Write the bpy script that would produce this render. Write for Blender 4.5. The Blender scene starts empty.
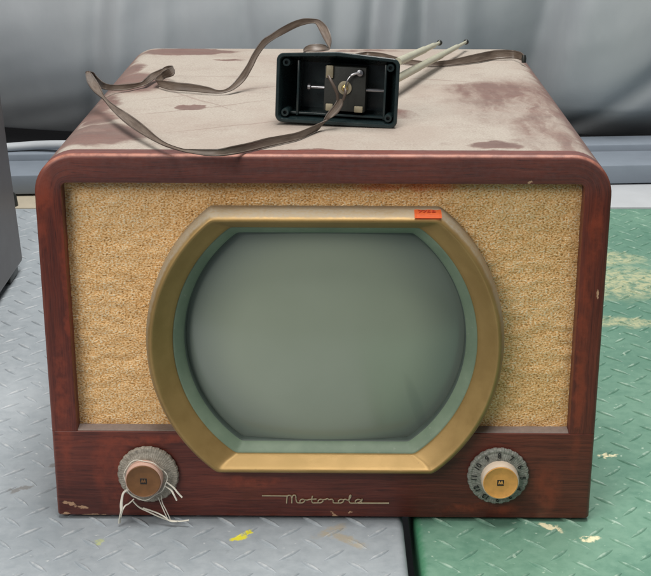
import bpy, bmesh, math, random
from math import sin, cos, pi, radians, sqrt, atan2
from mathutils import Vector, Matrix, noise as mn
random.seed(7)
sc = bpy.context.scene
COL = sc.collection

# ------------------------------------------------------------------ camera
F = 1360.0; PITCH = radians(19.3)
CAMP = Vector((.0024, -.99992, .55430))
cam = bpy.data.cameras.new('camera'); cam.sensor_fit = 'HORIZONTAL'; cam.sensor_width = 36
cam.lens = F/651*36; cam.clip_start = .02; cam.clip_end = 100
co = bpy.data.objects.new('camera', cam); COL.objects.link(co)
co.location = CAMP; co.rotation_euler = (radians(90)-PITCH, 0, 0)
sc.camera = co
TH = -.0134                                   # the set stands turned very slightly
_s, _c = sin(PITCH), cos(PITCH)
def ray(u, v):
    a = (u-325.5)/F; b = (288-v)/F
    return Vector((a, _c+b*_s, -_s+b*_c))
def onz(u, v, z):
    r = ray(u, v); return CAMP + r*((z-CAMP.z)/r.z)
def ony(u, v, y):
    r = ray(u, v); return CAMP + r*((y-CAMP.y)/r.y)

# ------------------------------------------------------------------ helpers
def tag(o, label=None, cat=None, group=None, kind=None):
    if label: o['label'] = label
    if cat: o['category'] = cat
    if group: o['group'] = group
    if kind: o['kind'] = kind
    return o
def empty(name, loc=(0, 0, 0), rot=(0, 0, 0)):
    o = bpy.data.objects.new(name, None); COL.objects.link(o)
    o.location = loc; o.rotation_euler = rot; o.empty_display_size = .02
    return o
def obj(name, bm, mat, parent=None, smooth=True, angle=40):
    me = bpy.data.meshes.new(name)
    bmesh.ops.recalc_face_normals(bm, faces=bm.faces)
    bm.to_mesh(me); bm.free()
    me.materials.append(mat)
    if smooth:
        for p in me.polygons: p.use_smooth = True
        try: me.set_sharp_from_angle(angle=radians(angle))
        except Exception: pass
    o = bpy.data.objects.new(name, me); COL.objects.link(o)
    if parent: o.parent = parent
    return o
def loft(bm, loops, closed=True, cap0=False, cap1=False):
    vs = [[bm.verts.new(p) for p in L] for L in loops]
    n = len(vs[0])
    for a, b in zip(vs[:-1], vs[1:]):
        for i in range(n if closed else n-1):
            j = (i+1) % n
            try: bm.faces.new((a[i], a[j], b[j], b[i]))
            except ValueError: pass
    if cap0: bm.faces.new(vs[0][::-1])
    if cap1: bm.faces.new(vs[-1])
    return vs
def box(bm, x0, x1, y0, y1, z0, z1, bev=0, seg=2, M=None):
    r = bmesh.ops.create_cube(bm, size=1)
    vs = r['verts']
    for v in vs:
        v.co = Vector((x0+(x1-x0)*(v.co.x+.5), y0+(y1-y0)*(v.co.y+.5), z0+(z1-z0)*(v.co.z+.5)))
    if bev:
        es = list({e for v in vs for e in v.link_edges})
        r2 = bmesh.ops.bevel(bm, geom=es, offset=bev, segments=seg, profile=.5, affect='EDGES')
        vs = list({v for f in r2['faces'] for v in f.verts} | {v for v in vs if v.is_valid})
    if M:
        for v in vs: v.co = M @ v.co
    return vs
def lathe(bm, prof, n=64, c=(0, 0, 0), axis='y', scal=None):
    """prof: (radius, along); axis y"""
    loops = []
    for k, (r, y) in enumerate(prof):
        L = []
        for i in range(n):
            a = 2*pi*i/n
            rr = r*(scal(a, k) if scal else 1)
            if axis == 'y': L.append((c[0]+rr*cos(a), c[1]+y, c[2]+rr*sin(a)))
            elif axis == 'x': L.append((c[0]+y, c[1]+rr*cos(a), c[2]+rr*sin(a)))
            else: L.append((c[0]+rr*cos(a), c[1]+rr*sin(a), c[2]+y))
        loops.append(L)
    return loft(bm, loops, True, prof[0][0] > 0, prof[-1][0] > 0)
def tube(bm, pts, rad, n=10, flat=1.0, cap=True):
    pts = [Vector(p) for p in pts]
    loops = []; up = Vector((0, 0, 1))
    for i, p in enumerate(pts):
        t = (pts[min(i+1, len(pts)-1)]-pts[max(i-1, 0)]).normalized()
        s = t.cross(up)
        if s.length < .05: s = t.cross(Vector((0, 1, 0)))
        s.normalize(); q = s.cross(t)
        r = rad[i] if isinstance(rad, (list, tuple)) else rad
        loops.append([p + s*cos(2*pi*k/n)*r + q*sin(2*pi*k/n)*r*flat for k in range(n)])
    loft(bm, loops, True, cap, cap)
def catmull(P, m=8):
    out = []
    n = len(P)
    for i in range(n-1):
        p0 = P[max(i-1, 0)]; p1 = P[i]; p2 = P[i+1]; p3 = P[min(i+2, n-1)]
        for k in range(m):
            t = k/m
            out.append(.5*((2*p1)+(-p0+p2)*t+(2*p0-5*p1+4*p2-p3)*t*t+(-p0+3*p1-3*p2+p3)*t**3))
    out.append(P[-1].copy())
    return out

# ------------------------------------------------------------------ material nodes
class NT:
    def __init__(s, name):
        s.m = bpy.data.materials.new(name); s.m.use_nodes = True
        s.t = s.m.node_tree; s.t.nodes.clear()
        s.out = s.t.nodes.new('ShaderNodeOutputMaterial')
        s.b = s.t.nodes.new('ShaderNodeBsdfPrincipled')
        s.l(s.b.outputs[0], s.out.inputs[0])
        s.tc = s.t.nodes.new('ShaderNodeTexCoord')
        s.obj = s.tc.outputs['Object']; s.uv = s.tc.outputs['UV']
    def l(s, a, b): s.t.links.new(a, b)
    def set(s, inp, v):
        i = s.b.inputs[inp]
        if hasattr(v, 'is_output') or isinstance(v, bpy.types.NodeSocket): s.l(v, i)
        elif isinstance(v, tuple): i.default_value = (*v, 1) if len(v) == 3 else v
        else: i.default_value = v
    def _in(s, i, v):
        if isinstance(v, bpy.types.NodeSocket): s.l(v, i)
        elif isinstance(v, tuple) and i.type == 'RGBA' and len(v) == 3: i.default_value = (*v, 1)
        else: i.default_value = v
    def math(s, op, a, b=0., c=0., clamp=False):
        n = s.t.nodes.new('ShaderNodeMath'); n.operation = op; n.use_clamp = clamp
        s._in(n.inputs[0], a); s._in(n.inputs[1], b); s._in(n.inputs[2], c)
        return n.outputs[0]
    def mix(s, f, a, b, mode='MIX'):
        n = s.t.nodes.new('ShaderNodeMix'); n.data_type = 'RGBA'; n.blend_type = mode
        s._in(n.inputs[0], f); s._in(n.inputs[6], a); s._in(n.inputs[7], b)
        return n.outputs[2]
    def map(s, vec, scale=(1, 1, 1), loc=(0, 0, 0), rot=(0, 0, 0)):
        n = s.t.nodes.new('ShaderNodeMapping'); s.l(vec, n.inputs[0])
        n.inputs['Scale'].default_value = scale; n.inputs['Location'].default_value = loc
        n.inputs['Rotation'].default_value = rot
        return n.outputs[0]
    def noise(s, vec, scale=5, detail=4, rough=.5, dist=0., color=False):
        n = s.t.nodes.new('ShaderNodeTexNoise'); s.l(vec, n.inputs['Vector'])
        n.inputs['Scale'].default_value = scale; n.inputs['Detail'].default_value = detail
        n.inputs['Roughness'].default_value = rough; n.inputs['Distortion'].default_value = dist
        return n.outputs[1] if color else n.outputs[0]
    def vor(s, vec, scale=5, feat='F1', out=0, rnd=1.0):
        n = s.t.nodes.new('ShaderNodeTexVoronoi'); s.l(vec, n.inputs['Vector']); n.feature = feat
        n.inputs['Scale'].default_value = scale; n.inputs['Randomness'].default_value = rnd
        return n.outputs[out]
    def ss(s, v, a, b, lo=0., hi=1.):
        n = s.t.nodes.new('ShaderNodeMapRange'); n.interpolation_type = 'SMOOTHSTEP'
        s._in(n.inputs[0], v); n.inputs[1].default_value = a; n.inputs[2].default_value = b
        n.inputs[3].default_value = lo; n.inputs[4].default_value = hi
        return n.outputs[0]
    def ramp(s, f, stops):
        n = s.t.nodes.new('ShaderNodeValToRGB'); s.l(f, n.inputs[0])
        e = n.color_ramp.elements
        while len(e) < len(stops): e.new(.5)
        for k, (p, c) in enumerate(stops): e[k].position = p; e[k].color = (*c, 1)
        return n.outputs[0]
    def sep(s, vec):
        n = s.t.nodes.new('ShaderNodeSeparateXYZ'); s.l(vec, n.inputs[0]); return n.outputs
    def bump(s, h, strength=.5, dist=.001, nrm=None):
        n = s.t.nodes.new('ShaderNodeBump'); n.inputs['Strength'].default_value = strength
        n.inputs['Distance'].default_value = dist; s.l(h, n.inputs['Height'])
        if nrm: s.l(nrm, n.inputs['Normal'])
        s.l(n.outputs[0], s.b.inputs['Normal']); return n.outputs[0]
    def warp(s, vec, amp, scale, detail=3):
        c = s.noise(vec, scale, detail, .6, color=True)
        n = s.t.nodes.new('ShaderNodeVectorMath'); n.operation = 'SUBTRACT'
        s.l(c, n.inputs[0]); n.inputs[1].default_value = (.5, .5, .5)
        k = s.t.nodes.new('ShaderNodeVectorMath'); k.operation = 'MULTIPLY_ADD'
        s.l(n.outputs[0], k.inputs[0]); k.inputs[1].default_value = (amp, amp, amp); s.l(vec, k.inputs[2])
        return k.outputs[0]
    def ell(s, sx, sy, cx, cy, rx, ry, rot=0., soft=.25):
        """1 inside an ellipse of centre/radii in metres, 0 outside"""
        dx = s.math('SUBTRACT', sx, cx); dy = s.math('SUBTRACT', sy, cy)
        c, q = cos(rot), sin(rot)
        a = s.math('ADD', s.math('MULTIPLY', dx, c/rx), s.math('MULTIPLY', dy, q/rx))
        b = s.math('ADD', s.math('MULTIPLY', dx, -q/ry), s.math('MULTIPLY', dy, c/ry))
        r = s.math('ADD', s.math('MULTIPLY', a, a), s.math('MULTIPLY', b, b))
        return s.ss(r, 1+soft, 1-soft)
    def mx(s, *v):
        r = v[0]
        for w in v[1:]: r = s.math('MAXIMUM', r, w)
        return r
def simple(name, col, rough=.5, metal=0., var=.15, nscale=120, bump=0., spec=.5):
    n = NT(name)
    f = n.noise(n.obj, nscale, 4, .6)
    n.set('Base Color', n.mix(f, tuple(c*(1-var) for c in col), tuple(min(1, c*(1+var)) for c in col)))
    n.set('Roughness', n.ss(f, 0, 1, max(.03, rough-.08), min(1, rough+.08)))
    n.set('Metallic', metal); n.set('Specular IOR Level', spec)
    if bump: n.bump(n.noise(n.obj, nscale*2, 4, .6), .5, bump)
    return n.m

# mahogany; uses UV = (metres along the grain, metres across it)
def wood(name, dusty=False):
    n = NT(name)
    uv = n.warp(n.uv, .006, 14, 2)
    g1 = n.noise(n.map(uv, (14, 420, 1)), 1, 5, .62)
    g2 = n.noise(n.map(uv, (50, 1500, 1)), 1, 3, .6)
    g3 = n.noise(n.map(n.uv, (7, 34, 1)), 1, 3, .5)
    col = n.ramp(n.math('ADD', n.math('MULTIPLY', g1, .55), n.math('MULTIPLY', g3, .45)),
                 [(.28, (.050, .0098, .0066)), (.45, (.100, .0195, .0118)), (.58, (.160, .033, .0185)), (.76, (.240, .058, .030))])
    col = n.mix(n.ss(g2, .55, .75, 0, .45), col, (.16, .055, .045))
    col = n.mix(n.ss(g2, .46, .32, 0, .65), col, (.016, .006, .006))
    x, y, z = n.sep(n.warp(n.obj, .012, 60, 4))
    x0, y0, z0 = n.sep(n.obj)
    nz = n.noise(n.obj, 220, 4, .7)
    sp = n.noise(n.obj, 55, 5, .7)
    if not dusty:
        # orange rubbed patches, chips through to bare wood (wear with a shape of its own)
        rub = n.mx(n.ell(x, z, -.172, .045, .014, .032, 0, .9), n.ell(x, z, .184, .032, .010, .02, .1, .9),
                   n.ell(x, z, -.150, .072, .05, .004, .05, .9), n.ell(x, z, .128, .012, .03, .004, 0, .8),
                   n.ell(x, z, -.20, .2, .003, .05, 0, .9), n.ell(x, z, -.2135, .27, .006, .03, -.1, .9), n.ell(x, z, -.209, .10, .006, .06, 0, .9), n.ell(x, z, .209, .25, .005, .03, 0, .9), n.ell(x, z, .06, .062, .05, .004, -.03, .9), n.ell(x, z, .205, .15, .004, .09, 0, .9), n.ell(x,z,-.06,.035,.03,.005,.03,.9))
        rub = n.math('MULTIPLY', rub, n.ss(sp, .36, .62, .1, .8))
        col = n.mix(rub, col, (.27, .048, .020))
        wx, _, wz = n.sep(n.warp(n.obj, .0045, 260, 3))
        chip = n.mx(n.ell(wx, wz, -.2095, .0145, .0055, .0016, -.2, .4), n.ell(wx, wz, -.2, .0112, .006, .0013, -.05, .4),
                    n.ell(wx, wz, .0085, .0062, .0036, .0011, -.9, .4), n.ell(wx, wz, .0105, .0042, .0026, .0012, -.1, .4),
                    n.ell(wx, wz, .0225, .0078, .0016, .0007, .2, .4), n.ell(wx, wz, .1, .003, .006, .0008, .1, .4),
                    n.ell(wx, wz, -.19, .004, .012, .0006, 0, .4), n.ell(wx, wz, .214, .20, .0008, .004, .1, .4),
                    n.ell(wx, wz, .157, .2895, .0018, .0010, .3, .4), n.ell(wx, wz, -.213, .0052, .004, .0009, .1, .4))
        chip = n.math('MULTIPLY', chip, n.ss(nz, .36, .46))
        col = n.mix(chip, col, (.55, .33, .20))
        # fine pale scuffs
        sc1 = n.noise(n.map(n.uv, (60, 900, 1), (3, 7, 0)), 1, 2, .5)
        col = n.mix(n.ss(sc1, .70, .80, 0, .45), col, (.30, .12, .09))
        # thin dust film, denser on the upper rail
        film = n.math('MULTIPLY', n.ss(z0, .27, .30, .04, .22), n.ss(nz, .25, .75, .5, 1))
        col = n.mix(film, col, (.22, .17, .17))
        # highlight painted along the rounded arris, brighter on the top
        edge = n.math('MULTIPLY', n.ss(y0, .0044, .0018, 0, 1), n.ss(y0, 0.0002, .0009, 0, 1))
        edge = n.math('MULTIPLY', edge, n.ss(sp, .35, .62, .25, .9))
        col = n.mix(edge, col, n.mix(n.ss(z0, .295, .305), (.20, .055, .033), (.42, .175, .12)))
        n.set('Base Color', col)
        n.set('Roughness', n.math('ADD', n.ss(g1, .3, .7, .48, .36), n.math('MULTIPLY', n.math('ADD', film, chip), .35)))
        n.set('Specular IOR Level', .42); n.set('Coat Weight', .0); n.set('Coat Roughness', .28)
        n.bump(n.math('ADD', n.math('MULTIPLY', g2, .6), n.math('MULTIPLY', chip, -2)), .35, .0003)
    else:
        # thick settled dust on the flat top, wiped in places
        xs, ys, _ = n.sep(n.warp(n.warp(n.obj, .030, 22, 3), .012, 110, 4))
        up = n.ss(n.math('ADD', z0, n.math('MULTIPLY', n.math('SUBTRACT', n.noise(n.obj, 40, 4, .6), .5), .012)), .3018, .3092)
        wipe = n.mx(n.ell(xs, ys, -.180, .066, .038, .036, .2, .45), n.ell(xs, ys, -.184, .29, .026, .050, .1, .6),
                    n.ell(xs, ys, -.150, .464, .052, .020, 0, .3), n.ell(xs, ys, -.1185, .175, .0125, .011, 0, .3),
                    n.ell(xs, ys, -.105, .415, .016, .006, 0, .3), n.ell(xs, ys, .135, .032, .020, .013, 0, .6),
                    n.ell(xs, ys, -.03, .012, .05, .004, 0, .5), n.ell(xs, ys, -.196, .18, .010, .05, 0, .9), n.ell(xs, ys, -.192, .13, .012, .03, 0, .8), n.ell(xs, ys, -.197, .36, .010, .03, 0, .9))
        semi = n.mx(n.ell(xs, ys, .170, .215, .050, .095, -.25, .95), n.ell(xs, ys, .187, .11, .032, .11, 0, .95),
                    n.ell(xs, ys, .150, .255, .04, .04, .3, .5), n.ell(xs, ys, .06, .15, .014, .02, .3, .7),
                    n.ell(xs, ys, .03, .475, .05, .008, 0, .6))
        strk = n.noise(n.map(n.warp(n.obj, .03, 20, 3), (48, 11, 20), (0, 0, 0), (0, 0, 1.0)), 1, 6, .62)
        semi = n.math('MULTIPLY', semi, n.ss(strk, .36, .64, .30, 1.25))
        def line(x1, y1, x2, y2, w):
            ax, ay = n.sep(n.warp(n.obj, .016, 12, 2))[0:2]
            L = sqrt((x2-x1)**2+(y2-y1)**2); return n.ell(ax, ay, (x1+x2)/2, (y1+y2)/2, L/2, w, atan2(y2-y1, x2-x1), .7)
        lines = n.mx(line(-.168, .322, -.06, .318, .0012), line(-.163, .276, -.08, .16, .0016), line(-.158, .14, -.05, .206, .0018),
                     line(-.17, .2, .0, .3, .0013), line(-.13, .07, -.02, .13, .0012), line(.07, .32, .2, .27, .0018))
        wipe = n.math('MULTIPLY', wipe, n.ss(n.noise(n.map(n.warp(n.obj, .02, 30, 3), (30, 80, 20)), 1, 5, .7), .34, .52, .72, 1.0))
        rim = n.ss(ys, .0155, .008)
        thin = n.mx(wipe, n.math('MULTIPLY', semi, .66), n.math('MULTIPLY', lines, .28), n.math('MULTIPLY', rim, .96))
        dn = n.noise(n.obj, 26, 5, .65); df = n.noise(n.obj, 600, 3, .7)
        cover = n.math('MULTIPLY', up, n.math('SUBTRACT', 1., n.math('MULTIPLY', thin, .93)))
        cover = n.math('MULTIPLY', cover, n.ss(n.math('ADD', dn, n.math('MULTIPLY', df, .3)), .38, .66, .84, 1.0))
        side = n.math('MULTIPLY', n.ss(z0, .262, .305, .05, .30), n.ss(dn, .3, .7, .6, 1.))
        side = n.math('MULTIPLY', side, n.math('SUBTRACT', 1., n.math('MULTIPLY', rim, .9)))
        cover = n.mx(cover, side)
        dust = n.mix(n.ss(df, .3, .7), (.325, .288, .250), (.400, .360, .315))
        dust = n.mix(n.ss(n.noise(n.obj, 11, 4, .6), .42, .62, 0, .42), dust, (.30, .240, .205))
        base = n.mix(.45, col, (.080, .046, .042))
        base = n.mix(n.math('MULTIPLY', rim, n.ss(sp, .3, .6, .2, .8)), base, (.19, .055, .036))
        n.set('Base Color', n.mix(cover, base, dust))
        n.set('Roughness', n.ss(cover, 0, .6, .42, .95))
        n.set('Specular IOR Level', n.ss(cover, 0, .7, .5, .12))
        n.bump(n.math('ADD', n.math('MULTIPLY', cover, .8), n.math('MULTIPLY', df, .15)), .35, .0003)
    return n.m

def cloth_mat():
    n = NT('grille_cloth')
    x, y, z = n.sep(n.obj)
    w1 = n.noise(n.map(n.obj, (560, 1, 800)), 1, 2, .6)
    w2 = n.vor(n.map(n.obj, (640, 640, 820)), 1)
    w3 = n.noise(n.map(n.obj, (75, 1, 120)), 1, 4, .65)
    big = n.noise(n.map(n.obj, (9, 1, 14)), 1, 3, .5)
    w1 = n.math('ADD', n.math('MULTIPLY', n.math('SUBTRACT', w1, .5), 1.75), .47)
    v = n.math('ADD', n.math('MULTIPLY', w1, .90), n.math('MULTIPLY', n.math('SUBTRACT', .55, w2), .26))
    v = n.math('ADD', v, n.math('MULTIPLY', n.math('SUBTRACT', w3, .5), .30))
    v = n.math('ADD', v, n.math('MULTIPLY', n.math('SUBTRACT', big, .5), .22))
    col = n.ramp(v, [(.02, (.22, .090, .022)), (.20, (.56, .295, .085)), (.36, (.86, .475, .180)), (.51, (.98, .655, .315)), (.70, (.99, .83, .58))])
    # shade of the recess painted brown along the top and sides, an orange smear near the right of the top
    wx, _, wz = n.sep(n.warp(n.obj, .01, 60, 3))
    recess_shade = n.mx(n.ss(wz, .2755, .286, 0, .40), n.math('MULTIPLY', n.ss(n.math('ABSOLUTE', wx), .190, .199), .35),
                n.math('MULTIPLY', n.ss(wz, .262, .282, 0, 1), .10))
    recess_shade = n.math('MULTIPLY', recess_shade, n.ss(w3, .2, .7, .5, 1.1))
    col = n.mix(recess_shade, col, (.22, .11, .045))
    sm = n.mx(n.ell(wx, wz, .082, .284, .022, .0045, 0, .9), n.ell(wx, wz, .045, .283, .02, .003, 0, .9))
    col = n.mix(n.math('MULTIPLY', sm, .5), col, (.75, .12, .03))
    n.set('Base Color', col); n.set('Roughness', .55); n.set('Metallic', .12)
    n.set('Specular IOR Level', .4); n.set('Sheen Weight', .1)
    n.bump(n.math('ADD', n.math('MULTIPLY', v, .6), n.math('MULTIPLY', w3, 1.0)), .9, .0010)
    return n.m

def brass_mat():
    n = NT('bronzed_metal')
    x, y, z = n.sep(n.obj)
    f = n.noise(n.obj, 30, 5, .65); g = n.noise(n.obj, 400, 3, .6)
    col = n.mix(n.ss(f, .3, .7), (.325, .205, .072), (.395, .258, .096))
    # darker tarnish specks
    col = n.mix(n.ss(g, .68, .76, 0, .4), col, (.12, .085, .04))
    # grey dust film over the outer flank, where the enamel has dulled
    wy = n.sep(n.warp(n.obj, .003, 80, 3))[1]
    film = n.math('MULTIPLY', n.ss(wy, -.0118, -.0088), n.ss(g, .2, .7, .55, 1))
    geo = n.t.nodes.new('ShaderNodeNewGeometry')
    nzv = n.sep(geo.outputs['Normal'])[2]
    film = n.math('MULTIPLY', film, n.ss(n.noise(n.obj, 14, 3, .5), .2, .6, .45, .78))
    nn = n.sep(geo.outputs['Normal'])
    outw = n.math('ADD', n.math('MULTIPLY', nn[0], n.math('SUBTRACT', x, .0019)), n.math('MULTIPLY', nn[2], n.math('SUBTRACT', z, .1567)))
    film = n.math('MULTIPLY', n.math('MULTIPLY', film, n.ss(outw, .0, .05)), n.ss(nzv, -.3, .5, .45, 1))
    col = n.mix(film, col, (.36, .33, .27))
    n.set('Base Color', col)
    n.set('Metallic', n.ss(film, 0, .8, .48, .12))
    n.set('Roughness', n.math('ADD', n.ss(f, .3, .7, .42, .52), n.math('MULTIPLY', film, .35)))
    n.bump(f, .15, .0006)
    return n.m

def deck_mat(name, c1, c2, worn, green):
    n = NT(name)
    x, y, z = n.sep(n.obj)
    big = n.noise(n.obj, 7, 5, .6); f = n.noise(n.obj, 90, 5, .7); ff = n.noise(n.obj, 420, 3, .6)
    col = n.mix(n.ss(n.math('ADD', n.math('MULTIPLY', big, .6), n.math('MULTIPLY', f, .4)), .32, .68), c1, c2)
    # worn paint along the crests of the treads
    crest = n.math('MULTIPLY', n.ss(z, .0007, .0015), n.ss(f, .44, .60, .05, .6))
    col = n.mix(crest, col, worn)
    dirt = n.ss(n.noise(n.map(n.obj, (1, 1, 1), (4, 2, 0)), 45, 5, .75), .60, .72, 0, .30)
    col = n.mix(dirt, col, tuple(c*.45 for c in c1))
    w = n.warp(n.obj, .016, 120, 4)
    wx, wy, _ = n.sep(w)
    if green:
        w2 = n.warp(n.obj, .09, 14, 5); ax, ay, _ = n.sep(w2)
        spray = n.mx(n.ell(ax, ay, .385, .60, .085, .05, .3, .9), n.ell(ax, ay, .37, .69, .05, .025, 0, .9), n.ell(ax, ay, .345, .46, .06, .014, .1, .9),
                     n.ell(ax, ay, .33, .82, .05, .03, .2, .9))
        spray = n.math('MULTIPLY', spray, n.ss(f, .38, .60, .10, .62))
        col = n.mix(spray, col, (.66, .60, .34))
        marks = n.mx(n.ell(wx, wy, .188, -.012, .011, .0045, -.7, .5), n.ell(wx, wy, .2135, -.03, .009, .004, .1, .5),
                     n.ell(wx, wy, .26, .12, .008, .004, .2, .5), n.ell(wx, wy, .245, .215, .006, .003, -.5, .5))
        col = n.mix(n.math('MULTIPLY', marks, n.ss(f, .40, .5)), col, (.82, .76, .50))
        sp = n.ss(n.noise(n.obj, 130, 2, .5), .67, .76, 0, .5)
        col = n.mix(sp, col, (.62, .76, .62))
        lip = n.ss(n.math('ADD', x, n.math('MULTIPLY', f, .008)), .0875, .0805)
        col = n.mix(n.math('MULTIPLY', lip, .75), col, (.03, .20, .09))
    else:
        yel = n.math('MULTIPLY', n.mx(n.ell(wx, wy, -.067, -.029, .0075, .0042, .3, .5), n.ell(wx, wy, -.062, -.022, .0045, .003, .8, .5)), n.ss(f, .36, .46))
        col = n.mix(yel, col, (.75, .68, .05))
        grn = n.math('MULTIPLY', n.ell(wx, wy, -.18, -.036, .004, .006, 0, .5), n.ss(f, .4, .5, 0, .7))
        col = n.mix(grn, col, (.45, .50, .20))
        be = n.math('MULTIPLY', n.mx(n.ell(wx, wy, .006, -.018, .016, .0055, .7, .8), n.ell(wx, wy, .019, -.031, .020, .0055, -.75, .8)), n.ss(f, .38, .55, .1, .75))
        col = n.mix(be, col, (.40, .34, .24))
        sp = n.ss(n.noise(n.obj, 150, 2, .5), .70, .78, 0, .5)
        col = n.mix(sp, col, (.72, .74, .72))
        rst = n.math('MULTIPLY', n.mx(n.ell(wx, wy, -.24, .10, .008, .004, .2, .6), n.ell(wx, wy, -.262, .055, .012, .003, .6, .6)), .6)
        col = n.mix(rst, col, (.16, .14, .12))
    n.set('Base Color', col)
    n.set('Roughness', n.ss(f, .3, .7, .34, .52)); n.set('Specular IOR Level', .5)
    n.bump(n.math('ADD', f, n.math('MULTIPLY', ff, .4)), .3, .0004)
    return n.m

def glass_mat():
    n = NT('screen_glass')
    x, y, z = n.sep(n.obj)
    f = n.noise(n.obj, 18, 3, .5); g = n.noise(n.obj, 900, 2, .5)
    col = n.mix(n.ss(f, .2, .8), (.300, .340, .262), (.320, .360, .282))
    q_ = n.sep(n.warp(n.obj, .012, 9, 2)); st_ = n.ell(q_[0], q_[2], .077, .095, .004, .030, .28, .9)
    col = n.mix(n.math('MULTIPLY', st_, .22), col, (.12, .14, .12))
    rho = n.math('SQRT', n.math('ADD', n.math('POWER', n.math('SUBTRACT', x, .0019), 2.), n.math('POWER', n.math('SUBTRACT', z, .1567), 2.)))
    # edge shade painted in: glass colour darkens towards the rim
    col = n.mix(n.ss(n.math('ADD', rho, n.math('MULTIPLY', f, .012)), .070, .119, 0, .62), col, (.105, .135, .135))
    n.set('Base Color', col)
    n.set('Roughness', .20)
    n.set('Specular IOR Level', .5); n.set('Coat Weight', .4); n.set('Coat Roughness', .22)
    return n.m

def mask_mat():
    n = NT('mask_rubber')
    f = n.noise(n.obj, 30, 4, .6); g = n.noise(n.obj, 300, 3, .6)
    col = n.mix(n.ss(f, .3, .7), (.155, .215, .150), (.210, .275, .195))
    col = n.mix(n.ss(g, .64, .74, 0, .35), col, (.34, .36, .30))
    n.set('Base Color', col); n.set('Roughness', .5); n.set('Specular IOR Level', .4)
    return n.m

def drape_mat():
    n = NT('grey_sheet')
    f = n.noise(n.map(n.obj, (1, 1, .5)), 9, 5, .55); g = n.noise(n.map(n.obj, (1, 1, .35)), 60, 4, .6)
    col = n.mix(n.ss(f, .3, .7), (.40, .425, .45), (.46, .485, .505))
    n.set('Base Color', col); n.set('Roughness', n.ss(f, .3, .7, .5, .6)); n.set('Specular IOR Level', .35)
    n.bump(n.math('ADD', n.math('MULTIPLY', g, .4), n.math('MULTIPLY', f, 2)), .35, .002)
    return n.m

def lead_mat():
    n = NT('twin_lead')
    u = n.sep(n.uv)
    e = n.math('ABSOLUTE', n.math('SUBTRACT', u[1], .5))
    f = n.noise(n.map(n.uv, (60, 3, 1)), 1, 4, .6)
    g = n.noise(n.map(n.uv, (40, 30, 1)), 1, 3, .6)
    col = n.mix(n.ss(f, .3, .7), (.085, .060, .045), (.150, .115, .090))
    col = n.mix(n.ss(e, .34, .40, 0, .55), col, (.055, .040, .032))
    col = n.mix(n.ss(g, .55, .68, 0, .45), col, (.34, .30, .255))
    n.set('Base Color', col); n.set('Roughness', .45); n.set('Specular IOR Level', .5)
    n.bump(n.ss(e, .30, .38), .6, .0006)
    return n.m

def dial_mat(name, a, b):
    n = NT(name)
    f = n.noise(n.obj, 500, 3, .7); g = n.noise(n.obj, 90, 4, .6)
    x, y, z = n.sep(n.obj)
    ang = n.math('ARCTAN2', z, x)
    rad = n.math('SINE', n.math('MULTIPLY', ang, 72.))
    col = n.mix(n.ss(n.math('ADD', f, n.math('MULTIPLY', g, .4)), .5, .9), a, b)
    col = n.mix(n.ss(g, .58, .68, 0, .6), col, tuple(c*.45 for c in a))
    col = n.mix(n.math('MULTIPLY', n.ss(rad, .3, .9, 0, .28), n.ss(f, .4, .6)), col, (.10, .11, .10))
    n.set('Base Color', col); n.set('Roughness', .55); n.bump(n.math('ADD', f, n.math('MULTIPLY', rad, .2)), .6, .0005)
    return n.m

M_shell = wood('dusty_mahogany', True); M_wood = wood('mahogany')
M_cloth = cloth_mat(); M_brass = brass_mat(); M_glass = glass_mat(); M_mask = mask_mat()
M_grey = deck_mat('grey_deck_paint', (.275, .312, .340), (.375, .412, .440), (.52, .54, .55), False)
M_green = deck_mat('green_deck_paint', (.095, .220, .158), (.175, .325, .238), (.42, .56, .46), True)
M_drape = drape_mat(); M_lead = lead_mat()
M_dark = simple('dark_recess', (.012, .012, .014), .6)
M_gap_shade = simple('gap_shade', (.065, .088, .075), .6, 0, .3, 60)
M_ledge = simple('dusty_ledge', (.22, .175, .155), .85, 0, .3, 300, .0003)
M_badge = simple('badge_metal', (.50, .41, .27), .38, .4, .2, 300)
M_bake = simple('dark_green_plastic', (.013, .024, .026), .28, 0, .35, 90, .0001)
M_block = simple('fibre_block', (.022, .024, .021), .6, 0, .3, 400, .0003)
M_steel = simple('dull_steel', (.36, .36, .38), .32, .9, .2, 200)
M_cream = simple('aged_cream_clip', (.33, .29, .20), .5, .15, .25, 300)
M_rod = simple('antenna_rod', (.50, .49, .375), .42, .35, .18, 160)
M_tip = simple('black_rubber', (.016, .018, .016), .4)
M_screw = simple('brass_screw', (.55, .42, .18), .3, .85, .2, 400)
M_dialL = dial_mat('dial_dusty', (.22, .195, .155), (.40, .36, .30))
M_dialR = dial_mat('dial_grey', (.155, .155, .135), (.30, .30, .265))
M_capL = simple('brown_knob_face', (.21, .095, .035), .42, .25, .35, 140, .0002)
M_capLs = simple('pink_knob_side', (.62, .40, .32), .42, 0, .15, 90)
M_capR = simple('amber_knob_face', (.68, .33, .085), .45, .0, .32, 150, .0002)
M_capRs = simple('cream_knob_side', (.68, .56, .44), .42, 0, .15, 90)
M_ink = simple('black_ink', (.012, .011, .010), .6)
M_string = simple('white_string', (.72, .69, .60), .75, 0, .12, 300)
M_stick = simple('orange_sticker', (.93, .19, .05), .5, 0, .12, 200)
M_stickink = simple('sticker_print', (.42, .035, .008), .6)
M_rail = simple('grey_rail_paint', (.21, .245, .29), .4, 0, .12, 20, .0002)
M_bench = simple('pale_bench', (.46, .48, .50), .5, 0, .1, 20, .0002)
M_beige = simple('beige_board', (.42, .37, .28), .7, 0, .15, 60)
M_cab2 = simple('grey_brown_metal', (.115, .098, .098), .42, .2, .12, 14)
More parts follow.
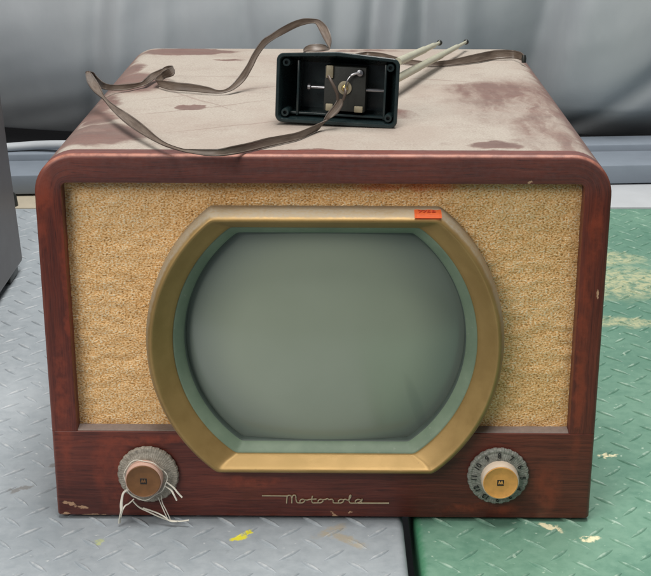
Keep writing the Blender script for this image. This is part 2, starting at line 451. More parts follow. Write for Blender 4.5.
M_floor = simple('concrete', (.11, .11, .11), .8, 0, .3, 12)

# ------------------------------------------------------------------ setting
bm = bmesh.new(); box(bm, -6, 6, -6, 6, -.80, -.75)
tag(obj('floor', bm, M_floor, smooth=False), kind='structure')

P = .0355
def deck(name, x0, x1, y0, y1, mat, label, seed, rz=0.):
    """steel plate, rolled edges, with raised lens-shaped treads (surface pattern of the plate)"""
    rnd = random.Random(seed)
    bm = bmesh.new()
    R = .006; prof = [(R*(1-sin(a)), -R*(1-cos(a))) for a in [i*pi/2/5 for i in range(6)]]
    loops = []
    loops.append([(x0+.006, y0+.006, 0), (x1-.006, y0+.006, 0), (x1-.006, y1-.006, 0), (x0+.006, y1-.006, 0)])
    def rect(off, z, n=4, r=.012):
        L = []
        for cx, cy, a0 in ((x1-r, y0+r, -pi/2), (x1-r, y1-r, 0), (x0+r, y1-r, pi/2), (x0+r, y0+r, pi)):
            for k in range(n+1):
                a = a0+pi/2*k/n; L.append((cx+(r-off)*cos(a), cy+(r-off)*sin(a), z))
        return L
    loops = [rect(o, z) for o, z in prof] + [rect(0, -.045), rect(.003, -.045)]
    loft(bm, loops, True, True, True)
    ox, oy = rnd.uniform(0, P), rnd.uniform(0, P)
    if name == 'steel_deck' : ox, oy = -.0085, -.038
    nx = int((x1-x0)/P)+3; ny = int((y1-y0)/P)+3
    i0 = int((x0-ox)/P)-1; j0 = int((y0-oy)/P)-1
    for i in range(i0, i0+nx):
        for j in range(j0, j0+ny):
            for s in (0, 1):
                cx = ox+(i+.5*s)*P; cy = oy+(j+.5*s)*P
                if not (x0+.016 < cx < x1-.016 and y0+.016 < cy < y1-.016): continue
                if cy > .06 and cy < .44 and abs(cx) < .17: continue       # hidden under the set
                a = (-1 if s == 0 else 1)*pi/4 + rnd.uniform(-.03, .03)
                L = .0125*rnd.uniform(.95, 1.05); Wd = .0022; H = .0019
                ca, sa = cos(a), sin(a)
                rows = []
                for t in (-1, -.8, -.45, 0, .45, .8, 1):
                    w = Wd*(1-t*t)**.8+.00005; hh = H*(1-abs(t)**2.6)
                    row = []
                    for q, zf in ((-1, 0), (-.55, .75), (0, 1), (.55, .75), (1, 0)):
                        lx, ly = t*L, q*w
                        row.append(bm.verts.new((cx+lx*ca-ly*sa, cy+lx*sa+ly*ca, -.0002+(hh+.0002)*zf if zf else -.0002)))
                    rows.append(row)
                for A, B in zip(rows[:-1], rows[1:]):
                    for k in range(4): bm.faces.new((A[k], B[k], B[k+1], A[k+1]))
    o = obj(name, bm, mat, smooth=True, angle=50)
    tag(o, label, 'steel deck')
    return o
deck('steel_deck', -.80, .0668, -.42, .942, M_grey, 'grey painted diamond tread deck under the left half of the television', 3)
deck('steel_deck', .0765, .90, -.42, .942, M_green, 'green painted diamond tread deck with yellow scuffs under the right half of the television', 5)

# stepped rail and pale bench behind the decks
b = empty('metal_rail', (0, 1.045, 0), (0, 0, radians(3.9)))
tag(b, 'blue-grey stepped metal rail running across behind the television below the sheet', 'rail')
bm = bmesh.new(); box(bm, -1.2, 1.2, 0, .095, 0.001, .031, .0025); obj('lower_step', bm, M_rail, b)
bm = bmesh.new(); box(bm, -1.2, 1.2, .0975, .16, 0.001, .041, .003); obj('upper_step', bm, M_rail, b)
bm = bmesh.new(); box(bm, -.30, 1.2, .951, 1.13, -.03, -.001, .002)
tag(obj('bench_top', bm, M_bench), 'pale grey smooth bench top just beyond the green deck', 'bench')
bm = bmesh.new(); box(bm, -1.0, -.315, .951, 1.13, -.03, -.002, .002)
tag(obj('board', bm, M_beige), 'narrow beige board behind the grey deck under the rail', 'board')
bm = bmesh.new(); lathe(bm, [(0.0005, .031), (.006, .030), (.009, .024), (.0105, .010), (.0105, 0)], 24, (-.468, .962, -.012), 'z')
tag(obj('rubber_knob', bm, M_tip), 'small black rubber knob standing between the grey deck and the rail', 'knob')

# hanging sheet
def fold(x, z):
    def g(c, w): return math.exp(-((x-c)/w)**2)
    def step(c, w): return 1/(1+math.exp(-(x-c)/w))
    k = z-.15
    y = .012*sin(x*7+.6)
    y += -.006*g(-.265+.05*k, .012)+.010*g(-.235+.05*k, .03)            # faint crease at the left
    y += .035*step(.004+.03*k, .006)*math.exp(-max(0, x)/.12)               # crease near the middle
    y += .028*g(.075+.1*k, .018)-.022*g(.115+.1*k, .02)+.020*g(.165, .014)-.026*g(.225, .03)
    y += .012*g(-.38+.12*k, .016)-.014*g(-.34+.12*k, .022)+.008*g(-.12-.1*k, .013)
    xe = .362+.17*(z-.07)+.25*max(0, .07-z)
    y += .120*(1-step(xe, .008))*math.exp(-max(0, xe-x)/.085)               # deep valley left of the big fold
    y -= .040*g(.47-.2*k, .11)*min(1, z/.08)                                # the big fold itself
    y += .012*math.exp(-((x-.50-1.2*(z-.1))/.03)**2)
    y += .003*mn.noise(Vector((x*14, z*7, 3)))+.008*mn.noise(Vector((x*5+z*3, z*4, 9)))
    y += .006*mn.noise(Vector((x*9-z*20, z*16, 5)))*math.exp(-z/.12)
    return y
bm = bmesh.new(); nx, nz = 420, 110; rows = []
for j in range(nz+1):
    row = []
    for i in range(nx+1):
        x = -1.3+2.6*i/nx
        t = j/nz; z = .016 + .97*t**1.5
        hem = .003*sin(x*7+1)+.002*sin(x*19) + .007+.006*max(0, min(1, (x-.50)/.1)) + .006*max(0, min(1, (-x-.2)/.1))
        zz = z + hem*(1-t)**6
        curl = .115*max(0, 1-(z-.016)/.26)**2.2
        row.append(bm.verts.new((x, 1.235+fold(x, z)+curl, zz)))
    rows.append(row)
for a, c in zip(rows[:-1], rows[1:]):
    for i in range(nx): bm.faces.new((a[i], a[i+1], c[i+1], c[i]))
tag(obj('hanging_sheet', bm, M_drape, angle=180), 'grey hanging sheet with soft vertical folds filling the background', 'sheet')
# loose roll of the same stuff lying on the rail at the left
bm = bmesh.new()
pts = [Vector((-.66+.022*i, 1.128+.006*sin(i*.9), .0505+.003*sin(i*.55+1))) for i in range(20)]
tube(bm, pts, [.004+.0050*sin(pi*min(1, i/19))**.5 for i in range(20)], 12, .8)
tag(obj('cloth_roll', bm, M_drape), 'pale grey roll of cloth lying on the rail at the far left', 'cloth')
# added black backing, stands for the shade in the gap under the sheet
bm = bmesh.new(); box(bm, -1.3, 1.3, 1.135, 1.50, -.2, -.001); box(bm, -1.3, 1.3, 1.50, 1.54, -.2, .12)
tag(obj('gap_backing', bm, M_dark, smooth=False), 'black backing added to darken the gap between rail and hanging sheet', 'board')

# neighbouring grey cabinet at the left edge
c2 = empty('metal_cabinet', (-.5635, .45, 0)); tag(c2, 'grey-brown metal cabinet cut off by the left edge of the photo', 'cabinet')
bm = bmesh.new(); vs = box(bm, -.18, .18, -.25, .203, .012, .37, .006, 3)
for v in vs:
    v.co.x -= (.012+.0)*(v.co.z-.012)/.22 if v.co.x > 0 else 0
obj('cabinet_shell', bm, M_cab2, c2)
for sx in (-1, 1):
    for yy in (-.22, .165):
        bm = bmesh.new(); box(bm, sx*.158-.018, sx*.158+.018, yy-.022, yy+.022, .0012, .0118, .002); obj('foot', bm, M_tip, c2)

# ------------------------------------------------------------------ television
tv = empty('television_set', (0, 0, 0), (0, 0, TH))
tag(tv, 'vintage wooden table television with gold grille cloth and brass-coloured screen surround', 'television')
W2, H, R, D = .2200, .3103, .0315, .489
def arch(off, ns=10, na=14, nt=24, zb=0.):
    """outline from bottom left over the top to bottom right, offset inwards; returns (x, z, s)"""
    r = R-off; out = []
    for i in range(ns): out.append((-W2+off, zb+(H-R-zb)*i/ns))
    for i in range(na): a = pi-pi/2*i/na; out.append((-W2+R+r*cos(a), H-R+r*sin(a)))
    for i in range(nt): out.append((-W2+R+(2*W2-2*R)*i/nt, H-off))
    for i in range(na): a = pi/2-pi/2*i/na; out.append((W2-R+r*cos(a), H-R+r*sin(a)))
    for i in range(ns+1): out.append((W2-off, H-R-(H-R-zb)*i/ns))
    return out
def uvset(bm, vs, us, vv, closed=False):
    uvl = bm.loops.layers.uv.verify()
    idx = {}
    for r, row in enumerate(vs):
        for k, v in enumerate(row): idx[v] = (us[k], vv[r])
    for f in bm.faces:
        for l in f.loops:
            if l.vert in idx: l[uvl].uv = idx[l.vert]
A0 = arch(0)
S = [0.]
for a, b_ in zip(A0[:-1], A0[1:]): S.append(S[-1]+sqrt((a[0]-b_[0])**2+(a[1]-b_[1])**2))
# outer shell: front lip rounded, sides, rounded rear lip
RL = .0036
lips = [(RL*(1-sin(a)), RL*(1-cos(a))) for a in [pi/2*i/6 for i in range(7)]]   # (inset, y)
# ---- front frame (stiles and top rail in one steam-bent arch)
ZL = .0800
op = dict(x=.1990, zt=.2878)
def inner(pt):
    """matching point on the opening"""
    x, z = pt
    if z >= H-R-1e-6 and x < -op['x']: pass
    xi = max(-op['x'], min(op['x'], x)); zi = min(op['zt'], z)
    return (xi, zi)
F0 = arch(0, ns=16, zb=ZL+.0003)
SF = [0.]
for a, b_ in zip(F0[:-1], F0[1:]): SF.append(SF[-1]+sqrt((a[0]-b_[0])**2+(a[1]-b_[1])**2))
def frame_inner(i, e=0.):
    # straight stile points -> same z ; arcs -> distribute round the opening corner
    ns, na, nt = 16, 14, 24
    X, Z = op['x']+e, op['zt']+e
    zb = ZL+.0003
    r = .004
    if i < ns: return (-X, zb+(Z-.012-zb)*i/ns)
    i2 = i-ns
    def corner(t, sgn):
        # t 0..1 passes from (X, Z-.012) up, round, to (X-.012, Z)
        if t < .35: return (sgn*X, Z-.012+(.012-r)*t/.35)
        if t > .65: return (sgn*(X-r-(.012-r)*(t-.65)/.35), Z)
        a = pi/2*(t-.35)/.3; return (sgn*(X-r+r*cos(a)), Z-r+r*sin(a))
    if i2 < na: return corner(i2/na, -1)
    i3 = i2-na
    if i3 < nt: return (-X+.012+(2*X-.024)*i3/nt, Z)
    i4 = i3-nt
    if i4 < na: return corner(1-i4/na, 1)
    i5 = i4-na
    return (X, Z-.012-(Z-.012-zb)*i5/ns)
bm = bmesh.new()
loops = []; V = []
yb = .016
loops.append([(x, yb, z) for x, z in F0]); V.append(-.016)
for off, y in lips[::-1]:
    Fo = arch(off, ns=16, zb=ZL+.0003); loops.append([(x, y, z) for x, z in Fo]); V.append(-y if y else off)
V = [-.016]+[ -.004+off for off, y in lips[::-1]]
n = len(F0)
inn = [frame_inner(i) for i in range(n)]
Fin = arch(RL, ns=16, zb=ZL+.0003)
for t in (.33, .66):
    loops.append([(Fin[i][0]*(1-t)+inn[i][0]*t, 0, Fin[i][1]*(1-t)+inn[i][1]*t) for i in range(n)]); V.append(.0008+.016*t)
for e, y in ((0.0012, 0.), (.0004, .0003), (0, .0012), (0, .0135)):
    ii = [frame_inner(i, e) for i in range(n)]
    loops.append([(x, y, z) for x, z in ii]); V.append(.021+y)
vs = loft(bm, loops, False)
uvset(bm, vs, SF, V)
obj('front_frame', bm, M_wood, tv, angle=35)
# ---- shell
bm = bmesh.new(); loops = []; V = []
ys = [.0162, .03, .08, .15, .22, .30, .38, .44, D-.004]
loops = [[(x, y, z) for x, z in A0] for y in ys]
for o_, y in ((.001, D-.0012), (.004, D)): loops.append([(x, y, z) for x, z in arch(o_)])
V = ys+[D-.0012, D]
loops.insert(0, [(x, .0162, z) for x, z in arch(.012)]); V.insert(0, .004)
vs = loft(bm, loops, False)
uvset(bm, vs, [s for s in S], V)
bot = [bm.verts.new(p) for p in ((-W2+.001, .0162, .0), (W2-.001, .0162, .0), (W2-.001, D-.002, .0), (-W2+.001, D-.002, .0))]
bm.faces.new(bot)
obj('cabinet_shell', bm, M_shell, tv, angle=50)
bm = bmesh.new(); back = [bm.verts.new((x, D-.002, z)) for x, z in arch(.003)]; bm.faces.new(back)
r_ = bmesh.ops.extrude_face_region(bm, geom=bm.faces[:])
for v in r_['geom']:
    if isinstance(v, bmesh.types.BMVert): v.co.y -= .004
obj('back_panel', bm, M_dark, tv, smooth=False)
def dcut(o, Rr=.1330, h=.1010):
    '''cut the opening behind the screen surround'''
    bmc = bmesh.new(); loft(bmc, [dshape(Rr, h, -.05), dshape(Rr, h, .05)], True, True, True)
    c = obj('cutter', bmc, M_dark, tv, smooth=False)
    m = o.modifiers.new('cut', 'BOOLEAN'); m.object = c; m.operation = 'DIFFERENCE'; m.solver = 'EXACT'
    bpy.context.view_layer.update()
    me = bpy.data.meshes.new_from_object(o.evaluated_get(bpy.context.evaluated_depsgraph_get()))
    o.modifiers.clear(); o.data = me; bpy.data.objects.remove(c)
CXB, CZB = .0019, .1567
def dshape(Rr, h, y, fil=0, na=90, nf=120, dz=0.):
    a = math.asin(min(.999, h/Rr)); L = []
    fx = Rr*cos(a)
    for i in range(na): t = -a+2*a*i/na; L.append((Rr*cos(t), Rr*sin(t)))
    for i in range(nf): L.append((fx-2*fx*i/nf, h))
    for i in range(na): t = pi-a+2*a*i/na; L.append((Rr*cos(t), Rr*sin(t)))
    for i in range(nf): L.append((-fx+2*fx*i/nf, -h))
    for _ in range(fil):
        m = len(L); L = [((L[k-1][0]+2*L[k][0]+L[(k+1) % m][0])/4, (L[k-1][1]+2*L[k][1]+L[(k+1) % m][1])/4) for k in range(m)]
    return [(CXB+x, y, CZB+z+dz) for x, z in L]
# ---- lower panel: profile over x, rounded front lip at bottom and sides, ledge slope on top
bm = bmesh.new()
def prow(ins, z):
    L = [(-W2+ins, .016, z)]
    L += [(-W2+ins+o_, y+ins*(1 if o_ > 0 else 0), z) for o_, y in lips[::-1]]
    L += [(W2-ins-o_, y+ins*(1 if o_ > 0 else 0), z) for o_, y in lips]
    return L+[(W2-ins, .016, z)]
loft(bm, [prow(.0012, .0035), prow(.0004, .0039), prow(0, .0048), prow(0, ZL-.0004), prow(.0003, ZL)], True, True, True)
uvl = bm.loops.layers.uv.verify()
for f in bm.faces:
    for l in f.loops: l[uvl].uv = (l.vert.co.x+3, l.vert.co.z+l.vert.co.y)
dcut(obj('lower_panel', bm, M_wood, tv, angle=35))
# dusty sloping ledge strip under the cloth
bm = bmesh.new()
prof = [(.0013, ZL-.001), (.0013, ZL+.0004), (.0020, ZL+.0009), (.0118, ZL+.0014), (.0118, ZL-.001)]
bm.free()
for xa, xb in ((-op['x']+.0002, -.050), (.050, op['x']-.0002)):
    bm = bmesh.new(); loft(bm, [[(x, y, z) for y, z in prof] for x in (xa, xb)], True, True, True)
    dcut(obj('ledge', bm, M_ledge, tv, smooth=False))
# little feet
for sx in (-1, 1):
    for yy in (.05, .44):
        pass
# ---- grille cloth with slack ripples
bm = bmesh.new(); nx, nz = 220, 110; rows = []
for j in range(nz+1):
    row = []
    for i in range(nx+1):
        x = -.2035+.407*i/nx; z = .078+.212*j/nz
        y = .0122 - 0.0008*mn.fractal(Vector((x*70, 2, z*120)), .8, 2.1, 4) - .0010*mn.noise(Vector((x*9, 5, z*16)))
        row.append(bm.verts.new((x, max(.0095, y), z)))
    rows.append(row)
for a, c in zip(rows[:-1], rows[1:]):
    for i in range(nx):
        X = a[i].co.x-CXB; Z = a[i].co.z-CZB
        if X*X+Z*Z < .133**2 and abs(Z) < .101: continue
        bm.faces.new((a[i], a[i+1], c[i+1], c[i]))
obj('grille_cloth', bm, M_cloth, tv, angle=180)
# ---- screen surround
bm = bmesh.new()
prof = [(.1418, .1108, .0112), (.1416, .1106, .000), (.1404, .1094, -.0068), (.1389, .1080, -.0098), (.1375, .1066, -.0115), (.1364, .1055, -.0121),
        (.1356, .1046, -.0121), (.1346, .1038, -.0113), (.1325, .1024, -.0090), (.1285, .1000, -.0050), (.1240, .0978, -.0014), (.1212, .0966, .0004), (.1207, .0962, .0012), (.1204, .0958, .003)]
loft(bm, [dshape(*p, fil=2) for p in prof], True)
obj('screen_surround', bm, M_brass, tv, angle=60)
bm = bmesh.new()
prof = [(.1212, .0966, .0022), (.1200, .0956, .0021), (.1192, .0949, .0026), (.1172, .0932, .0046), (.1150, .0915, .0068), (.1134, .0901, .0088), (.1124, .0892, .0108), (.1112, .0880, .030)]
loft(bm, [dshape(*p, fil=2) for p in prof], True)
obj('rubber_mask', bm, M_mask, tv, angle=60)
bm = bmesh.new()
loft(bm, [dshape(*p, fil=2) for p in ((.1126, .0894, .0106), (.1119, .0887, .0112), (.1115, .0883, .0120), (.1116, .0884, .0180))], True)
obj('gap_shade_ring', bm, M_gap_shade, tv, angle=60)  # dark ring added as the shade in the joint between mask and glass
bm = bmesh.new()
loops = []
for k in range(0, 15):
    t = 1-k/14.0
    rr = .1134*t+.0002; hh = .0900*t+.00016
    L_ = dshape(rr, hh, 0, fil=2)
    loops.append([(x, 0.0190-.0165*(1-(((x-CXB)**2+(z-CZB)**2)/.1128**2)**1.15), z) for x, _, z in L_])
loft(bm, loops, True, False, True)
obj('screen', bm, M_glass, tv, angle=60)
bm = bmesh.new(); box(bm, -.150, .150, .031, .033, .045, .268); obj('inner_board', bm, M_dark, tv, smooth=False)

# ---- badge: handwritten word in thin metal
def Q(u, v): return Vector((-.0499+(u-262)*.000824, -.0006, .0233-(v-495)*.00086+.0000045*(u-262)))
strokes = [
 [(262, 495.3), (275, 495.4), (287.6, 495.6)],
 [(286.6, 503.4), (286.9, 499), (287.5, 495.8), (289.5, 494.8), (291.4, 495.8), (291.9, 499), (291.8, 503.2)],
 [(291.9, 498.4), (292.7, 495.6), (294.4, 494.6), (295.8, 495.6), (296.1, 499.5), (297.0, 502.2), (299.2, 503.0), (302.4, 502.8)],
 [(302.4, 502.8), (304.4, 501.4), (304.4, 499.8), (302.8, 499.0), (300.6, 499.8), (299.9, 501.6), (300.8, 502.9), (302.4, 502.8)],
 [(304.2, 499.6), (307.5, 499.9), (310.0, 499.2), (316.5, 498.7)],
 [(312.6, 495.4), (311.9, 498.6), (311.9, 501.6), (313.2, 502.9), (316.5, 502.9), (320, 502.8)],
 [(320.6, 502.8), (322.8, 501.4), (322.8, 499.8), (321.0, 499.0), (318.9, 499.8), (318.1, 501.6), (319.0, 502.9), (320.6, 502.8)],
 [(322.6, 499.6), (325.5, 499.2), (327.5, 498.2), (329, 499.4), (332.0, 499.0), (333.2, 500.4), (333.2, 502.2), (334.8, 503.0), (340, 503.0)],
 [(341, 503.0), (343.3, 501.5), (343.3, 499.9), (341.5, 499.1), (339.2, 499.9), (338.4, 501.7), (339.4, 503.0), (341, 503.0)],
 [(343.2, 499.7), (345.5, 499.0), (347.8, 499.9), (349.6, 498.4), (350.9, 495.6), (350.4, 494.6), (349.5, 496.0), (349.1, 500.0), (349.8, 502.4), (351.5, 503.1), (356, 503.1)],
 [(357.2, 503.1), (360.2, 501.6), (360.6, 499.8), (358.4, 499.1), (356.1, 500.0), (355.2, 501.7), (356, 503.0), (357.2, 503.1)],
 [(362.2, 498.6), (361.6, 501.2), (362.4, 503.0), (366, 503.1)]]
bm = bmesh.new()
for s_ in strokes:
    pts = catmull([Q(*p) for p in s_], 5)
    tube(bm, pts, .00058, 8)
pts = [Q(358+i*3.1, 503.1) for i in range(11)]
tube(bm, pts, .00085, 8, .9)
obj('name_badge', bm, M_badge, tv)

# ---- numerals helper
def text_bm(bm, s, size, M, depth=.0002):
    cu = bpy.data.curves.new('t', 'FONT'); cu.body = s; cu.size = size; cu.extrude = depth
    cu.align_x = 'CENTER'; cu.align_y = 'CENTER'; cu.offset = size*.015
    o = bpy.data.objects.new('t', cu); COL.objects.link(o)
    bpy.context.view_layer.update()
    dg = bpy.context.evaluated_depsgraph_get()
    me = bpy.data.meshes.new_from_object(o.evaluated_get(dg))
    me.transform(M); bm.from_mesh(me)
    bpy.data.objects.remove(o); bpy.data.curves.remove(cu); bpy.data.meshes.remove(me)
FRONT = Matrix(((1, 0, 0, 0), (0, 0, -1, 0), (0, 1, 0, 0), (0, 0, 0, 1)))   # text plane xy -> xz facing -y

def emblem(bm, bm2, c, s):
    '''dark square with a peaked twin-wing mark in the knob's own colour'''
    cx, cy, cz = c
    box(bm, cx-1.15*s, cx+1.15*s, cy-.00015, cy+.0004, cz-1.1*s, cz+1.1*s, .0002, 1)
    pts = [(-.95, -.8), (-.55, .8), (-.3, .8), (0, .1), (.3, .8), (.55, .8), (.95, -.8), (.45, -.1), (.25, -.6), (0, -.35), (-.25, -.6), (-.45, -.1)]
    bm2.faces.new([bm2.verts.new((cx+x*s, cy-.0003, cz+z*s)) for x, z in pts])

def knob(cx, cz, dialm, facem, sidem, numbered, label, dx):
    k = empty('tuning_knob', (cx, 0, cz)); k.parent = tv; k['label'] = label
    bm = bmesh.new()
    def scal(a, i): return 1+(.009*(1 if cos(a*26) > 0 else -1) if i in (1, 2, 3) else 0)
    if numbered:
        prof = [(.0235, -.0004), (.0246, -.0012), (.0250, -.0035), (.0243, -.0058), (.0232, -.0066), (.0222, -.0066), (.0214, -.0062), (.0145, -.0086), (.0120, -.0088)]
    else:
        prof = [(.0235, -.0004), (.0246, -.0012), (.0250, -.0040), (.0240, -.0062), (.0226, -.0068), (.0208, -.0066), (.0192, -.0074), (.0178, -.0092), (.0160, -.0098), (.0120, -.0098)]
    lathe(bm, prof, 312, scal=scal)
    obj('dial', bm, dialm, k, angle=35)
    y0 = -.0084
    bm = bmesh.new(); lathe(bm, [(.0153, y0), (.0153, -.014), (.0150, -.0185), (.0145, -.0203), (.0141, -.0204)], 72, (dx, 0, 0)); bmesh.ops.delete(bm, geom=[f for f in bm.faces if len(f.verts) > 4], context='FACES'); obj('knob_side', bm, sidem, k)
    bm = bmesh.new(); lathe(bm, [(.0141, -.0203), (.0140, -.0209), (.0135, -.0212), (.0128, -.0206), (.006, -.0202), (.0002, -.0201)], 72, (dx, 0, 0)); obj('knob_face', bm, facem, k)
    bm = bmesh.new(); bm2 = bmesh.new(); emblem(bm, bm2, (dx, -.0204, 0), .0024); e_ = obj('emblem', bm, M_ink, k, smooth=False); obj('mark', bm2, facem, e_, smooth=False)
    if numbered:
        bm = bmesh.new()
        seq = [8, 7, 6, 5, 4, 3, 2, 13, 12, 11, 10, 9]
        for i, nmb in enumerate(seq):
            a = pi/2-i*pi/6
            r = .0196
            tilt = math.atan2(.0024, .0069)
            M = Matrix.Translation((r*cos(a), -.0088, r*sin(a))) @ FRONT @ Matrix.Rotation(a-pi/2, 4, 'Z') @ Matrix.Rotation(-tilt, 4, 'X')
            text_bm(bm, str(nmb), .0062, M, .0003)
        for i in range(72):
            if i % 6 == 0: continue
        obj('channel_numbers', bm, M_ink, k, smooth=False)
    k.scale = (1, .74, 1)
    return k
knob(.1430, .0436, M_dialR, M_capR, M_capRs, True, 'right channel knob, amber face inside a grey numbered dial', .0008)
knob(-.1425, .0430, M_dialL, M_capL, M_capLs, False, 'left knob, brown face inside a dusty toothed dial with string caught on it', -.0022)

# ---- price sticker folded over the surround's upper ridge (local strip following its profile)
st = empty('price_sticker', (0, 0, 0), (0, 0, TH))
tag(st, 'small orange printed price sticker on the top right of the screen surround', 'sticker')
bm = bmesh.new()
pf = [(.1105, .0005), (.1100, -.0030), (.1097, -.0062), (.1088, -.0098), (.1074, -.0120)]
rows = []
for h, y in pf:
    rows.append([bm.verts.new((.0700+.0205*i/8, y-.0002, CZB+h+.00055+.0002*sin(i*1.7)*(y > -.004))) for i in range(9)])
for a, c in zip(rows[:-1], rows[1:]):
    for i in range(8): bm.faces.new((a[i], a[i+1], c[i+1], c[i]))
r_ = bmesh.ops.solidify(bm, geom=bm.faces[:], thickness=.00015)
obj('sticker_paper', bm, M_stick, st)
bm = bmesh.new()
slope = Matrix.Rotation(radians(-84), 4, 'X')
text_bm(bm, '7758', .0068, Matrix.Translation((.0795, -.0040, CZB+.1108)) @ FRONT @ slope, .00012)
obj('printed_digits', bm, M_stickink, st, smooth=False)

# ---- string caught on left knob
def lf(u, v, y):                  # pixel of the survey -> local point on plane y in front of the set
    yy = y
    for _ in range(5):
        p = ony(u, v, yy); q = Matrix.Rotation(-TH, 3, 'Z') @ p; yy += y-q.y
    return q
sg = empty('torn_string', (0, 0, 0), (0, 0, TH)); tag(sg, 'torn white string wound round the left knob with its ends hanging below', 'string')
def strand(pts, r, fl=1.):
    bm = bmesh.new(); tube(bm, catmull([lf(u, v, y) for u, v, y in pts], 6), r, 8, fl); return bm
strs = [([(129, 489, -.008), (123.5, 493, -.0095), (121.5, 502, -.011), (121.2, 510, -.0125), (119.8, 518, -.0125), (119.5, 523, -.012)], .0013),
        ([(134, 499, -.008), (129, 503.5, -.009), (125, 506, -.011), (122.3, 511, -.0125), (121, 517, -.013)], .0008),
        ([(133, 501, -.008), (139, 507, -.008), (148, 511.5, -.009), (160, 517, -.010), (170, 520.4, -.011), (180, 521.3, -.012), (189, 520.2, -.013)], .0009),
        ([(143, 508, -.007), (155, 512, -.010), (164, 516.5, -.0115), (170, 521, -.0125), (177, 521.6, -.013)], .0008),
        ([(158, 497, -.008), (161, 504, -.008), (164, 511, -.010), (167.5, 518.5, -.011)], .0005),
        ([(161, 495, -.008), (162.5, 503, -.008), (166, 510, -.0095), (170.5, 519.5, -.0105)], .0005),
        ([(165, 486, -.008), (171, 490, -.009), (174, 495, -.011), (176.8, 500.5, -.012)], .0009),
        ([(166, 482, -.008), (173, 487, -.009), (178, 493, -.011), (182.2, 497.5, -.012)], .0009)]
for p, r in strs: obj('strand', strand(p, r, .6), M_string, sg)
bm = bmesh.new()
pts = []
for i in range(46):
    a = 2*pi*i/40+.3
    rr = .0172+.0010*sin(a*3+1)+.0006*sin(a*7)
    pts.append(Vector((-.1440+rr*cos(a), -.0112-.0009*sin(a*2), .0425+rr*sin(a)*1.02)))
tube(bm, pts, .00042, 6); obj('loop', bm, M_string, sg)

# ------------------------------------------------------------------ rabbit-ear aerial lying on top
ZT = H
aw = .0505; ah = .0565; ad = .036
A_l = onz(276, 122.3, ZT); A_r = onz(399, 130, ZT)
ang = radians(-8.5)
ctr = (A_l+A_r)/2; ctr = Vector((.0104, .0962, ZT+.0014))
an = empty('indoor_aerial', ctr, (radians(-5), radians(1.6), ang)); tag(an, 'dark green plastic rabbit-ear aerial base lying open underside forward on the television', 'aerial')
def rr_loop(x0, x1, z0, z1, r, y, n=6, peak=0.):
    L = []
    for cx, cz, a0 in ((x1-r, z0+r, -pi/2), (x1-r, z1-r, 0), (x0+r, z1-r, pi/2), (x0+r, z0+r, pi)):
        for k in range(n+1):
            a = a0+pi/2*k/n; x = cx+r*cos(a); z = cz+r*sin(a)
            L.append((x, y, z))
        if peak and (cx, a0) == (x1-r, 0):
            L.append((0.0, y, z1+peak))
        elif (cx, a0) == (x1-r, 0): L.append((0.0, y, z1))
        if a0 == pi: L.append((0., y, z0))
    return L
bm = bmesh.new()
t = .0032
loops = [rr_loop(-aw+.010, aw-.010, .008, ah-.006, .005, ad, peak=.0),
         rr_loop(-aw+.006, aw-.006, .005, ah-.003, .006, ad-.004, peak=.001),
         rr_loop(-aw+.001, aw-.001, .0008, ah-.001, .006, .004, peak=.0025),
         rr_loop(-aw, aw, 0, ah, .006, .001, peak=.003),
         rr_loop(-aw+.0006, aw-.0006, .0006, ah-.0006, .0056, 0, peak=.003),
         rr_loop(-aw+t-.0006, aw-t+.0006, t-.0006, ah-t+.0006, .004, 0, peak=.0025),
         rr_loop(-aw+t, aw-t, t, ah-t, .0036, .001, peak=.0025),
         rr_loop(-aw+t+.001, aw-t-.001, t+.001, ah-t-.001, .0036, .012, peak=.002),
         rr_loop(-aw+.013, aw-.013, .010, ah-.009, .003, ad-.004, peak=.0)]
loft(bm, loops, True, True, True)
obj('housing', bm, M_bake, an, angle=40)
for sx, sz in ((1, 1), (1, -1), (-1, -1), (-1, 1)):
    bm = bmesh.new(); lathe(bm, [(.0036, .024), (.0033, .0030), (.0030, .0026), (.0016, .0026), (.0015, .007), (.0002, .007)], 24, (sx*(aw-.0078), 0, ah/2+sz*(ah/2-.0078)))
    obj('screw_boss', bm, M_bake, an)
for xx in (-.0335, .0385):
    bm = bmesh.new(); box(bm, xx-.0009, xx+.0009, .009, .031, .0055, ah-.006, .0003); obj('rib', bm, M_bake, an)
bm = bmesh.new(); box(bm, -aw+.006, aw-.006, .010, .030, .0062, .0080, .0003); obj('shelf', bm, M_bake, an)
# pivot spindle and terminal block
bm = bmesh.new(); lathe(bm, [(.0014, -.0240), (.0016, -.0236), (.0016, .0375), (.0014, .038)], 20, (0, .016, .0285), 'x')
lathe(bm, [(.0028, -.0262), (.0028, -.0240)], 20, (0, .016, .0285), 'x'); obj('spindle', bm, M_steel, an)
bm = bmesh.new(); box(bm, -.0118, .0225, .0095, .026, .0105, .0470, .0008); obj('terminal_block', bm, M_block, an)
clips = [(-.0075, .0425, .0030, .0052), (-.0068, .0135, .0030, .0030), (.0175, .0130, .0036, .0026)]
for x, z, w, h_ in clips:
    bm = bmesh.new(); box(bm, x-w, x+w, .0072, .0098, z-h_, z+h_, .0008); obj('clip', bm, M_cream, an)
bm = bmesh.new(); lathe(bm, [(.0056, .0094), (.0056, .0082), (.0050, .0080), (.0026, .0080), (.0024, .0086)], 36, (.0055, 0, .0300)); obj('washer', bm, M_cream, an)
bm = bmesh.new(); lathe(bm, [(.0026, .0080), (.0027, .0066), (.0020, .0058), (.0002, .0055)], 28, (.0055, 0, .0300)); obj('screw', bm, M_screw, an)
